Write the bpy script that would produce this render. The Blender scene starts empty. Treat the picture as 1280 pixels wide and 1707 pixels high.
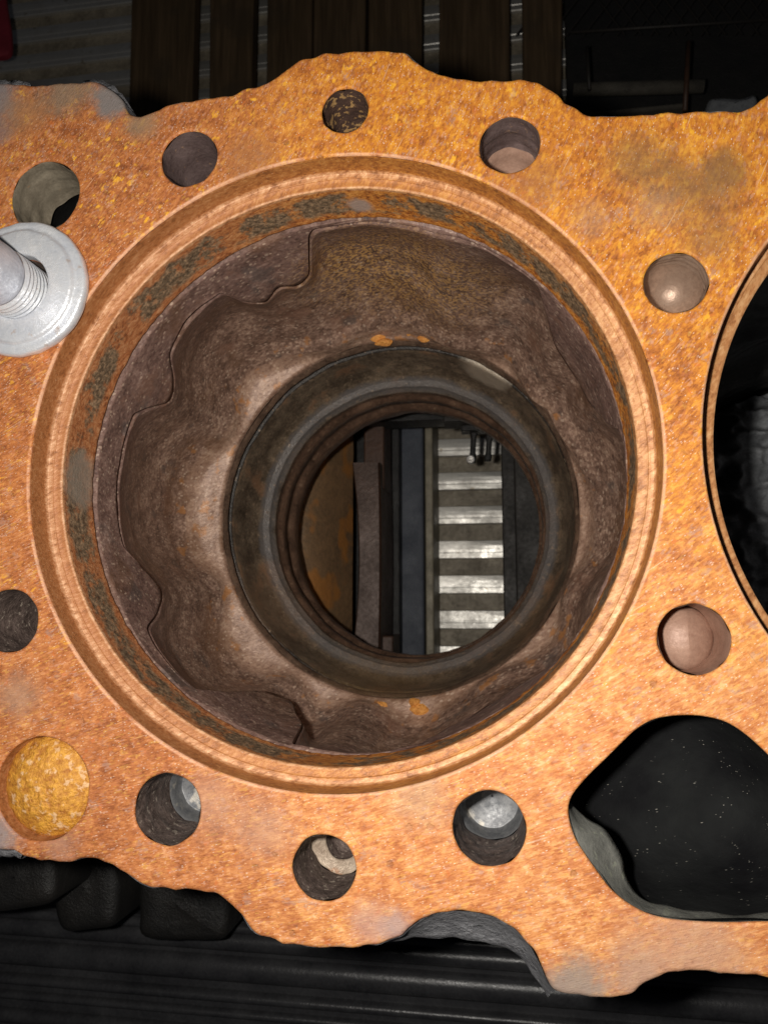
import bpy, math, random
from mathutils import Vector, Matrix, noise
from mathutils.geometry import tessellate_polygon
R_ = random.Random(7)
sc = bpy.context.scene
C = sc.collection
PI = math.pi
MM = 0.001

# ------------------------------------------------------------------ camera
F_PX, PW, PH = 1280.0, 1280.0, 1707.0
CAM_H = 0.190
NAD = (845.0, 1008.0)                       # pixel straight below the camera
dv = Vector((NAD[0]-PW/2, -(NAD[1]-PH/2), -F_PX)).normalized()
Zc = -dv
Xc = (Vector((1, 0, 0)) - Zc*Zc.x).normalized()
Yc = Zc.cross(Xc)
Rwc = Matrix((Xc, Yc, Zc))                 # camera coords -> world coords
cam_d = bpy.data.cameras.new("camera")
cam = bpy.data.objects.new("camera", cam_d)
C.objects.link(cam)
cam.matrix_world = Matrix.Translation((0, 0, CAM_H)) @ Rwc.to_4x4()
cam_d.sensor_fit = 'VERTICAL'
cam_d.sensor_height = 24.0
cam_d.lens = 24.0*F_PX/PH
cam_d.clip_start = 0.005
cam_d.clip_end = 20
cam_d.dof.use_dof = True
cam_d.dof.focus_distance = 0.215
cam_d.dof.aperture_fstop = cam_d.lens/0.85
sc.camera = cam

# ------------------------------------------------------------------ light
w = bpy.data.worlds.new("World"); sc.world = w; w.use_nodes = True
w.node_tree.nodes["Background"].inputs[0].default_value = (0.8, 0.85, 1.0, 1)
w.node_tree.nodes["Background"].inputs[1].default_value = 0.012
fl = bpy.data.lights.new("phone_flash", 'POINT')
fl.energy = 2.6
fl.shadow_soft_size = 0.0045
fl.color = (1.0, 0.95, 0.88)
flo = bpy.data.objects.new("phone_flash", fl); C.objects.link(flo)
flo.location = (-0.024, 0.006, 0.192)
sc.view_settings.view_transform = 'Standard'
sc.view_settings.look = 'None'
sc.view_settings.exposure = 0
sc.view_settings.gamma = 1
sc.cycles.max_bounces = 6


def W(px, py, z=0.0):
    """photo pixel -> world point at height z"""
    r = Rwc @ Vector((px-PW/2, -(py-PH/2), -F_PX))
    t = (z-CAM_H)/r.z
    return Vector((r.x*t, r.y*t, z))


# bore centre and radius measured on the deck
L_, R__, T_, B_ = W(48, 791), W(1108, 791), W(578, 258), W(578, 1325)
BC = Vector(((L_.x+R__.x)/2, (T_.y+B_.y)/2)); BR = ((R__.x-L_.x)+(T_.y-B_.y))/4
q = W(1170, 760)
d2 = W(1685, 735)
BC2 = Vector((q.x+BR+.0003, d2.y))
print("bore", BC, BR, "bore2", BC2, W(1685, 740))

RIN = 74.4*BR/78.8       # pilot radius

# ------------------------------------------------------------------ node helpers
class G:
    def __init__(s, name):
        s.m = bpy.data.materials.new(name); s.m.use_nodes = True
        s.t = s.m.node_tree; s.n = s.t.nodes; s.l = s.t.links
        s.b = s.n["Principled BSDF"]
        s.tc = s.n.new("ShaderNodeNewGeometry")
        s.pos = s.tc.outputs["Position"]

    def put(s, sock, v):
        if isinstance(v, (int, float)): sock.default_value = v
        elif isinstance(v, (tuple, list)):
            sock.default_value = tuple(v)+(1,) if len(v) == 3 and len(sock.default_value) == 4 else v
        else: s.l.new(v, sock)

    def noise(s, vec, scale, detail=4, rough=.6, dist=0):
        n = s.n.new("ShaderNodeTexNoise"); s.put(n.inputs["Vector"], vec)
        n.inputs["Scale"].default_value = scale; n.inputs["Detail"].default_value = detail
        n.inputs["Roughness"].default_value = rough; n.inputs["Distortion"].default_value = dist
        return n.outputs["Fac"]

    def voro(s, vec, scale, rnd=1):
        n = s.n.new("ShaderNodeTexVoronoi"); s.put(n.inputs["Vector"], vec)
        n.inputs["Scale"].default_value = scale; n.inputs["Randomness"].default_value = rnd
        return n.outputs["Distance"], n.outputs["Color"]

    def math(s, op, a, b=0.0, clamp=False):
        n = s.n.new("ShaderNodeMath"); n.operation = op; n.use_clamp = clamp
        s.put(n.inputs[0], a); s.put(n.inputs[1], b); return n.outputs[0]

    def ss(s, v, lo, hi):
        """smooth step from 0 at lo to 1 at hi"""
        n = s.n.new("ShaderNodeMapRange"); n.interpolation_type = 'SMOOTHSTEP'
        s.put(n.inputs[0], v)
        if lo < hi:
            n.inputs[1].default_value = lo; n.inputs[2].default_value = hi
        else:
            n.inputs[1].default_value = hi; n.inputs[2].default_value = lo
            n.inputs[3].default_value = 1; n.inputs[4].default_value = 0
        return n.outputs[0]

    def ramp(s, fac, stops):
        n = s.n.new("ShaderNodeValToRGB"); s.put(n.inputs[0], fac)
        e = n.color_ramp.elements
        while len(e) < len(stops): e.new(.5)
        for q, (p, c) in zip(e, stops):
            q.position = p; q.color = tuple(c)+(1,)
        return n.outputs[0]

    def mix(s, fac, a, b, mode='MIX'):
        n = s.n.new("ShaderNodeMix"); n.data_type = 'RGBA'; n.blend_type = mode
        s.put(n.inputs[0], fac); s.put(n.inputs[6], a); s.put(n.inputs[7], b)
        return n.outputs[2]

    def sep(s, v):
        n = s.n.new("ShaderNodeSeparateXYZ"); s.put(n.inputs[0], v); return n.outputs

    def comb(s, x, y, z):
        n = s.n.new("ShaderNodeCombineXYZ")
        for i, v in enumerate((x, y, z)): s.put(n.inputs[i], v)
        return n.outputs[0]

    def dist(s, v, p):
        n = s.n.new("ShaderNodeVectorMath"); n.operation = 'DISTANCE'
        s.put(n.inputs[0], v); n.inputs[1].default_value = p; return n.outputs["Value"]

    def bump(s, h, strength, d, prev=None):
        n = s.n.new("ShaderNodeBump"); s.put(n.inputs["Height"], h)
        n.inputs["Strength"].default_value = strength; n.inputs["Distance"].default_value = d
        if prev is not None: s.l.new(prev, n.inputs["Normal"])
        return n.outputs[0]

    def out(s, col, rough=.6, metal=0.0, normal=None, spec=.5):
        s.put(s.b.inputs["Base Color"], col); s.put(s.b.inputs["Roughness"], rough)
        s.put(s.b.inputs["Metallic"], metal); s.b.inputs["Specular IOR Level"].default_value = spec
        if normal is not None: s.l.new(normal, s.b.inputs["Normal"])
        return s.m


def stain(g, col, px, py, rpx, c, strength=.8, soft=.6, z=0, nz=None):
    """a stain with its own ragged outline, at a spot of the casting"""
    p = W(px, py, z); r = rpx/6.8*MM
    d = g.dist(g.pos, p)
    if nz is None: nz = g.noise(g.pos, 90, 4, .6)
    d = g.math('ADD', d, g.math('MULTIPLY', g.math('SUBTRACT', nz, .5), r*1.6))
    m = g.math('MULTIPLY', g.ss(d, r*(1+soft*.5), r*(1-soft)), strength)
    return g.mix(m, col, c)


def streak_vec(g, fu, fv):
    """coordinates stretched along the wire-brush direction, which turns across the deck"""
    x, y, z = g.sep(g.pos)
    a = g.math('ADD', g.math('MULTIPLY', y, 3.0), .50)
    sa, ca = g.math('SINE', a), g.math('COSINE', a)
    u = g.math('SUBTRACT', g.math('MULTIPLY', y, ca), g.math('MULTIPLY', x, sa))
    v = g.math('ADD', g.math('MULTIPLY', x, ca), g.math('MULTIPLY', y, sa))
    return g.comb(g.math('MULTIPLY', u, fu), g.math('MULTIPLY', v, fv), g.math('MULTIPLY', z, fu))


def flecks(g, vec, scale):
    """crisp random value per small cell"""
    d, c = g.voro(vec, scale)
    return g.sep(c)[0], g.sep(c)[1], d


# ------------------------------------------------------------------ materials
def bore_radius(g):
    x, y, z = g.sep(g.pos)
    p = g.comb(x, y, 0)
    return g.math('MINIMUM', g.dist(p, (BC.x, BC.y, 0)), g.dist(p, (BC2.x, BC2.y, 0)))


def mat_deck():
    g = G("orange_rust")
    x, y, z = g.sep(g.pos)
    big = g.noise(g.pos, 28, 5, .6)
    med = g.noise(g.pos, 240, 4, .65)
    s1 = g.noise(streak_vec(g, 1150, 230), 1, 4, .65)
    s2 = g.noise(streak_vec(g, 3000, 420), 1, 2, .6)
    iso = g.noise(g.pos, 900, 3, .7)
    left = g.ss(x, -.02, -.11)
    st = g.mix(left, s1, g.mix(.6, iso, s1))
    wob = g.noise(g.pos, 1200, 2, .5)
    vv = streak_vec(g, 2000, 760)
    k1, k2, kd = flecks(g, vv, 1)
    j1, j2, jd = flecks(g, streak_vec(g, 3600, 1200), 1)
    h1_, h2_, hd_ = flecks(g, streak_vec(g, 2100, 820), 1)
    cell = g.math('ADD', g.math('MULTIPLY', k1, .6), g.math('MULTIPLY', j1, .4))
    f = g.math('ADD', g.math('MULTIPLY', st, .36), g.math('ADD', g.math('MULTIPLY', med, .40), g.math('MULTIPLY', big, .26)))
    f = g.math('ADD', f, g.math('ADD', .0, g.math('MULTIPLY', g.math('SUBTRACT', cell, .5), .15)))
    # lower right: paler rust, with flash brightness painted in; upper side: more yellow ochre rust; left: redder
    A = g.ramp(f, [(.33, (.22, .062, .014)), (.43, (.42, .130, .020)), (.50, (.60, .205, .024)),
                   (.57, (.74, .29, .030)), (.68, (.92, .44, .055))])
    B = g.ramp(f, [(.33, (.34, .095, .025)), (.44, (.56, .185, .05)), (.51, (.68, .27, .085)),
                   (.58, (.80, .37, .13)), (.68, (.95, .55, .27))])
    Cc = g.ramp(f, [(.33, (.17, .050, .020)), (.44, (.32, .098, .030)), (.51, (.46, .150, .045)),
                    (.58, (.58, .21, .068)), (.68, (.78, .37, .16))])
    t = g.math('ADD', y, g.math('MULTIPLY', g.math('SUBTRACT', big, .5), .09))
    col = g.mix(g.ss(t, .055, -.03), A, B)
    t2 = g.math('ADD', x, g.math('MULTIPLY', g.math('SUBTRACT', med, .5), .05))
    col = g.mix(g.math('MULTIPLY', g.ss(t2, -.030, -.090), .88), col, Cc)
    # yellow flakes
    fl1 = g.noise(streak_vec(g, 520, 210), 1, 2, .5)
    fm = g.math('MULTIPLY', g.ss(fl1, .59, .68), g.ss(g.noise(g.pos, 60, 3, .6), .42, .60))
    col = g.mix(g.math('MULTIPLY', fm, g.ss(y, -.06, .05)), col, (.93, .45, .035))
    # red-orange flecks
    fr = g.ss(g.noise(g.pos, 420, 2, .5), .62, .72)
    col = g.mix(g.math('MULTIPLY', fr, .55), col, (.66, .17, .035))
    # sparkle of the phone flash painted as pale flecks along the brush marks
    gl = g.math('MULTIPLY', g.ss(jd, .40, .22), g.ss(j2, .86, .92))
    gl = g.math('MAXIMUM', gl, g.ss(s2, .68, .78))
    col = g.mix(g.math('MULTIPLY', gl, .75), col, (.95, .74, .58))
    sc1 = g.noise(streak_vec(g, 2200, 45), 1, 1, .5)
    col = g.mix(g.math('MULTIPLY', g.ss(sc1, .70, .75), .5), col, (.88, .62, .42))
    vx = g.comb(g.math('ADD', g.math('MULTIPLY', x, 1500), g.math('MULTIPLY', y, 1100)), g.math('MULTIPLY', g.math('SUBTRACT', y, x), 40), 0)
    col = g.mix(g.math('MULTIPLY', g.ss(g.noise(vx, 1, 1, .5), .72, .76), .4), col, (.30, .13, .05))
    lil = g.math('MULTIPLY', g.ss(g.noise(g.pos, 190, 3, .6), .56, .66), g.ss(k2, .45, .6))
    col = g.mix(g.math('MULTIPLY', lil, .5), col, (.44, .27, .21))
    rim = g.math('MULTIPLY', g.ss(bore_radius(g), BR+.0009, BR+.0004), g.ss(g.noise(g.pos, 90, 3, .6), .36, .50))
    col = g.mix(g.math('MULTIPLY', rim, .55), col, (.86, .52, .33))
    hy = g.math('MULTIPLY', g.math('MULTIPLY', g.ss(h2_, .86, .92), .34), g.ss(g.noise(g.pos, 150, 3, .6), .42, .58))
    col = g.mix(hy, col, (.90, .50, .10))
    hr = g.math('MULTIPLY', g.ss(h2_, .16, .10), .40)
    col = g.mix(hr, col, (.50, .17, .07))
    hp = g.math('MULTIPLY', g.math('MULTIPLY', g.ss(h2_, .50, .55), g.ss(h2_, .60, .58)), .28)
    col = g.mix(hp, col, (.78, .46, .34))
    nz = g.noise(g.pos, 150, 8, .75)
    for a in ((1060, 270, 60, (.24, .14, .06), .6, .9), (1130, 300, 55, (.22, .125, .055), .6, .9), (1205, 285, 45, (.22, .12, .05), .7, .7), (1180, 330, 60, (.26, .14, .06), .5, .9),
              (1090, 350, 45, (.40, .27, .17), .45, .9), (985, 365, 40, (.42, .26, .16), .4, .9), (1180, 400, 50, (.28, .15, .06), .5, .9), (900, 300, 50, (.36, .16, .06), .5, .9),
              (190, 160, 50, (.22, .20, .19), .95, .5), (-10, 165, 60, (.22, .20, .20), .9, .6), (0, 215, 38, (.22, .17, .16), .7, .7),
              (110, 150, 60, (.25, .19, .13), .8, .7), (235, 205, 40, (.30, .20, .12), .8, .8), (40, 185, 55, (.36, .20, .10), .6, .8),
              (860, 1640, 45, (.30, .22, .17), .8, .7), (960, 1650, 55, (.30, .24, .20), .9, .6), (1060, 1625, 50, (.40, .28, .21), .7, .8),
              (1180, 1600, 70, (.50, .30, .20), .6, .9), (1120, 1590, 90, (.52, .30, .20), .5, .9), (660, 1545, 30, (.42, .30, .27), .8, .8),
              (440, 1380, 55, (.50, .30, .21), .5, .9), (350, 1340, 60, (.50, .29, .20), .5, .9), (620, 1540, 40, (.48, .30, .25), .6, .8),
              (30, 1160, 45, (.40, .25, .17), .6, .8), (700, 1330, 55, (.45, .31, .20), .5, .9), (100, 1400, 40, (.40, .25, .19), .5, .9),
              (-10, 1400, 50, (.30, .27, .27), .8, .6), (415, 265, 60, (.38, .16, .06), .6, .9), (840, 340, 60, (.40, .15, .06), .5, .9)):
        col = stain(g, col, a[0], a[1], a[2], a[3], a[4], a[5], 0, nz)
    pits = g.ss(g.noise(g.pos, 700, 2, .5), .36, .30)
    col = g.mix(g.math('MULTIPLY', pits, .25), col, (.17, .05, .02))
    pd, pc = g.voro(g.pos, 210)
    pr_ = g.sep(pc)
    pit = g.math('MULTIPLY', g.ss(g.math('ADD', pd, g.math('MULTIPLY', g.math('SUBTRACT', iso, .5), .25)), .24, .12), g.ss(pr_[0], .90, .94))
    col = g.mix(g.math('MULTIPLY', pit, .4), col, g.mix(g.ss(pr_[1], .4, .6), (.20, .07, .03), (.46, .20, .10)))
    h = g.math('ADD', g.math('MULTIPLY', s1, .5), g.math('ADD', g.math('MULTIPLY', iso, .4), g.math('MULTIPLY', k1, .25)))
    nb = g.bump(h, .7, .00030)
    nb = g.bump(s2, .8, .00014, nb)
    nb = g.bump(med, .4, .0005, nb)
    nb = g.bump(g.math('SUBTRACT', 1, pit), .6, .0003, nb)
    rough = g.mix(gl, (.62, .62, .62), (.38, .38, .38))
    return g.out(col, rough, 0, nb, .45)


def mat_counterbore():
    g = G("counterbore_rust")
    x, y, z = g.sep(g.pos)
    rr = g.math('ADD', bore_radius(g), g.math('MULTIPLY', g.math('SUBTRACT', g.noise(g.pos, 300, 3, .6), .5), .0012))
    med = g.noise(g.pos, 260, 4, .65)
    s1 = g.noise(streak_vec(g, 800, 260), 1, 3, .6)
    f = g.math('ADD', g.math('MULTIPLY', s1, .6), g.math('MULTIPLY', med, .4))
    q1, q2, qd = flecks(g, streak_vec(g, 1900, 760), 1)
    f = g.math('ADD', f, g.math('MULTIPLY', g.math('SUBTRACT', q1, .5), .16))
    col = g.ramp(f, [(.33, (.20, .06, .015)), (.45, (.48, .16, .03)), (.55, (.66, .26, .045)), (.68, (.84, .40, .09))])
    red = g.ramp(f, [(.33, (.22, .075, .03)), (.45, (.42, .15, .055)), (.56, (.52, .22, .09)), (.68, (.66, .33, .16))])
    col = g.mix(g.ss(x, -.02, -.10), col, red)
    # flat seat ledge: paler outer ridge, worn inner edge
    pale = g.ramp(f, [(.33, (.34, .15, .06)), (.45, (.54, .28, .135)), (.55, (.64, .38, .21)), (.68, (.80, .54, .34))])
    deep = g.ss(z, -.0066, -.0076)
    m = g.math('MULTIPLY', deep, g.ss(rr, BR-.0021, BR-.0014))
    m2 = g.math('MULTIPLY', g.math('MULTIPLY', deep, g.ss(rr, RIN+.0008, RIN+.0003)), g.ss(z, -.0102, -.0096))
    led = g.math('MULTIPLY', g.math('MULTIPLY', deep, g.ss(z, -.0100, -.0092)), g.ss(rr, BR-.0012, BR-.0020))
    col = g.mix(g.math('MULTIPLY', led, .45), col, (.40, .17, .055))
    m = g.math('MAXIMUM', m, g.math('MULTIPLY', m2, .8))
    m3 = g.math('MULTIPLY', g.ss(x, -.02, .03), g.ss(z, -.0072, -.0080))
    m3 = g.math('MULTIPLY', m3, g.ss(z, -.016, -.0095))
    col = g.mix(g.math('MULTIPLY', g.math('MAXIMUM', m, g.math('MULTIPLY', m3, .6)), .66), col, pale)
    wl = g.math('MULTIPLY', g.ss(z, -.0006, -.0016), g.ss(z, -.0074, -.0066))
    col = g.mix(g.math('MULTIPLY', wl, .45), col, (.26, .11, .027))
    # the pilot wall below: olive grey dirt band
    zz = g.math('ADD', z, g.math('MULTIPLY', g.math('SUBTRACT', g.noise(g.pos, 130, 4, .65), .5), .010))
    band = g.math('MULTIPLY', g.ss(zz, -.0105, -.0125), g.ss(zz, -.0235, -.0205))
    patch = g.ss(g.noise(g.pos, 70, 6, .72), .43, .52)
    oc = g.ramp(g.noise(g.pos, 700, 4, .7), [(.35, (.05, .04, .028)), (.46, (.13, .105, .068)), (.56, (.26, .19, .12)), (.68, (.50, .34, .20))])
    col = g.mix(g.math('MULTIPLY', band, g.math('MULTIPLY', patch, .92)), col, oc)
    col = stain(g, col, 143, 800, 62, (.30, .25, .20), .85, .5, -.018)
    col = stain(g, col, 600, 345, 26, (.42, .33, .28), .9, .5, -.018)
    gr = g.ss(g.noise(g.pos, 1500, 2, .6), .66, .76)
    col = g.mix(g.math('MULTIPLY', gr, .4), col, (.85, .6, .42))
    tm = g.noise(g.comb(g.math('MULTIPLY', bore_radius(g), 3200), g.math('MULTIPLY', z, 2600), 0), 1, 2, .6)
    col = g.mix(g.math('MULTIPLY', g.ss(tm, .45, .34), .22), col, (.25, .11, .04))
    nb = g.bump(f, .6, .0004); nb = g.bump(g.noise(g.pos, 1500, 3, .7), .5, .00015, nb); nb = g.bump(tm, .45, .00012, nb)
    return g.out(col, .5, .1, nb, .5)


def mat_jacket():
    g = G("scaled_brown_iron")
    x, y, z = g.sep(g.pos)
    c1 = W(578, 791, 0)
    med = g.noise(g.pos, 170, 5, .65)
    fine = g.noise(streak_vec(g, 1000, 480), 1, 4, .7)
    big = g.noise(g.pos, 34, 4, .6)
    f = g.math('ADD', g.math('MULTIPLY', med, .45), g.math('ADD', g.math('MULTIPLY', fine, .4), g.math('MULTIPLY', big, .15)))
    k1, k2, kd = flecks(g, streak_vec(g, 1000, 620), 1)
    f = g.math('ADD', f, g.math('MULTIPLY', g.math('SUBTRACT', k1, .5), .13))
    col = g.ramp(f, [(.34, (.095, .056, .042)), (.45, (.19, .115, .083)), (.54, (.30, .19, .14)), (.66, (.55, .38, .28))])
    # purplish upper wall of the pilot
    pur = g.ramp(f, [(.34, (.10, .058, .048)), (.47, (.20, .120, .098)), (.58, (.29, .185, .15)), (.70, (.50, .36, .30))])
    col = g.mix(g.ss(z, -.075, -.045), col, pur)
    # bigger patches
    col = g.mix(g.math('MULTIPLY', g.ss(g.noise(g.pos, 55, 4, .6), .56, .68), .5), col, (.28, .15, .10))
    col = g.mix(g.math('MULTIPLY', g.ss(g.noise(g.pos, 80, 3, .6), .60, .70), .5), col, (.10, .09, .085))
    # tan scale settled on the shelf
    zz = g.math('ADD', z, g.math('ADD', g.math('MULTIPLY', g.math('SUBTRACT', med, .5), .005), g.math('MULTIPLY', g.math('SUBTRACT', g.noise(g.pos, 45, 2, .5), .5), .012)))
    sh = g.ss(zz, -.1138, -.1158)
    tan = g.ramp(f, [(.34, (.20, .115, .078)), (.46, (.33, .205, .145)), (.56, (.43, .28, .20)), (.68, (.62, .44, .32))])
    col = g.mix(sh, col, tan)
    osp = g.math('MULTIPLY', g.ss(g.noise(g.pos, 120, 3, .6), .60, .68), .7)
    col = g.mix(g.math('MULTIPLY', osp, g.ss(zz, -.10, -.112)), col, (.50, .22, .07))
    # ochre speckle on the upper wall
    col = g.mix(g.math('MULTIPLY', g.ss(g.noise(g.pos, 26, 4, .65), .52, .64), .45), col, (.17, .085, .04))
    osk = g.math('MULTIPLY', g.ss(g.math('ADD', fine, g.math('MULTIPLY', k2, .08)), .53, .60), g.ss(g.dist(g.pos, W(665, 440, -.07)), .050, .015))
    col = g.mix(g.math('MULTIPLY', osk, .85), col, (.66, .38, .13))
    col = stain(g, col, 985, 900, 45, (.40, .27, .10), .5, .9, -.06)
    col = stain(g, col, 250, 760, 40, (.24, .19, .14), .6, .8, -.06)
    sp = g.math('MULTIPLY', g.ss(k2, .87, .93), g.ss(kd, .62, .35))
    col = g.mix(g.math('MULTIPLY', sp, .6), col, (.60, .45, .34))
    nb = g.bump(med, .5, .0010); nb = g.bump(g.math('ADD', fine, g.math('MULTIPLY', k1, .2)), .45, .00025, nb)
    return g.out(col, .44, .1, nb, .5)


def mat_lower():
    g = G("oily_lower_bore_iron")
    x, y, z = g.sep(g.pos)
    med = g.noise(g.pos, 90, 7, .72)
    fine = g.noise(g.pos, 800, 4, .7)
    f = g.math('ADD', g.math('MULTIPLY', med, .65), g.math('MULTIPLY', fine, .35))
    col = g.ramp(f, [(.34, (.045, .033, .023)), (.46, (.125, .092, .062)), (.56, (.23, .175, .12)), (.68, (.46, .34, .22))])
    red = g.ss(g.noise(g.pos, 45, 4, .6), .54, .66)
    col = g.mix(g.math('MULTIPLY', red, .6), col, (.30, .15, .075))
    zz = g.math('ADD', z, g.math('MULTIPLY', g.math('SUBTRACT', med, .5), .006))
    # groove shade painted black under the shelf edge, then the grey steel seat ring
    groove_shade = g.math('MULTIPLY', g.ss(z, -.1276, -.1279), g.ss(z, -.1343, -.1336))
    lipm = g.ss(z, -.1277, -.1274)
    col = g.mix(g.math('MULTIPLY', lipm, .8), col, g.ramp(f, [(.36, (.07, .042, .03)), (.5, (.16, .10, .07)), (.64, (.30, .19, .13))]))
    col = g.mix(g.math('MULTIPLY', groove_shade, .93), col, (.008, .006, .005))
    ring = g.math('MULTIPLY', g.ss(zz, -.1560, -.1585), g.ss(zz, -.1650, -.1625))
    col = g.mix(g.math('MULTIPLY', ring, .75), col, (.15, .145, .145))
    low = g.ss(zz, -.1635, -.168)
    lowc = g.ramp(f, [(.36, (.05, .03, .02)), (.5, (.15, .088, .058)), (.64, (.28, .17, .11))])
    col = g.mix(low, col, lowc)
    col = stain(g, col, 808, 625, 75, (.52, .44, .34), .9, .4, -.138)
    col = stain(g, col, 640, 1120, 190, (.34, .21, .09), .4, .9, -.140, g.noise(g.pos, 220, 6, .75))
    col = stain(g, col, 455, 1010, 150, (.32, .20, .12), .4, .9, -.145, g.noise(g.pos, 200, 6, .75))
    col = stain(g, col, 880, 1050, 130, (.30, .19, .10), .4, .9, -.145, g.noise(g.pos, 240, 6, .75))
    sk = g.ss(g.noise(g.pos, 420, 3, .6), .60, .70)
    col = g.mix(g.math('MULTIPLY', sk, .35), col, (.50, .36, .24))
    nb = g.bump(med, .6, .001); nb = g.bump(fine, .6, .0004, nb)
    return g.out(col, .40, .25, nb, .5)


def simple(name, c1, c2, scale, rough=.6, metal=0.0, bs=.5, bd=.0004, fine=900, spots=None, spec=.5):
    g = G(name)
    a = g.noise(g.pos, scale, 5, .65); b = g.noise(g.pos, fine, 4, .7)
    f = g.math('ADD', g.math('MULTIPLY', a, .6), g.math('MULTIPLY', b, .4))
    mid = tuple((p+q)/2 for p, q in zip(c1, c2))
    col = g.ramp(f, [(.36, c1), (.5, mid), (.63, c2)])
    rgh = g.ramp(f, [(.36, (min(1, rough+.12),)*3), (.64, (max(.05, rough-.10),)*3)])
    if spots:
        sp = g.ss(g.noise(g.pos, spots[0], 3, .6), spots[1], spots[1]+.08)
        col = g.mix(g.math('MULTIPLY', sp, spots[3]), col, spots[2])
    nb = g.bump(a, bs, bd*2); nb = g.bump(b, bs, bd, nb)
    return g.out(col, rgh, metal, nb, spec)


def mat_dusty_black():
    g = G("dusty_black_sheet")
    n = g.noise(g.pos, 30, 4, .6)
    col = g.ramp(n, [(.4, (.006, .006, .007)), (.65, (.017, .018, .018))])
    x, y, z = g.sep(g.pos)
    v = g.comb(g.math('MULTIPLY', x, 420), g.math('MULTIPLY', g.math('SUBTRACT', y, g.math('MULTIPLY', x, .17)), 1500), g.math('MULTIPLY', z, 1500))
    d, c = g.voro(v, 1)
    keep = g.math('MULTIPLY', g.ss(g.noise(g.pos, 300, 2, .5), .54, .66), .6)
    dots = g.math('MULTIPLY', g.ss(d, .20, .08), keep)
    col = g.mix(dots, col, (.55, .52, .45))
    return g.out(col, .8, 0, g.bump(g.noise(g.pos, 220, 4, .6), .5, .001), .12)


def mat_wood():
    g = G("old_pallet_wood")
    x, y, z = g.sep(g.pos)
    v = g.comb(g.math('MULTIPLY', x, 260), g.math('MULTIPLY', y, 14), g.math('MULTIPLY', z, 60))
    n = g.noise(v, 1, 4, .6)
    col = g.ramp(n, [(.35, (.060, .038, .020)), (.5, (.082, .053, .028)), (.65, (.115, .074, .040))])
    col = g.mix(g.math('MULTIPLY', g.ss(g.noise(g.pos, 22, 3, .6), .5, .66), .6), col, (.055, .04, .026))
    return g.out(col, .8, 0, g.bump(n, .5, .001), .2)


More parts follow.
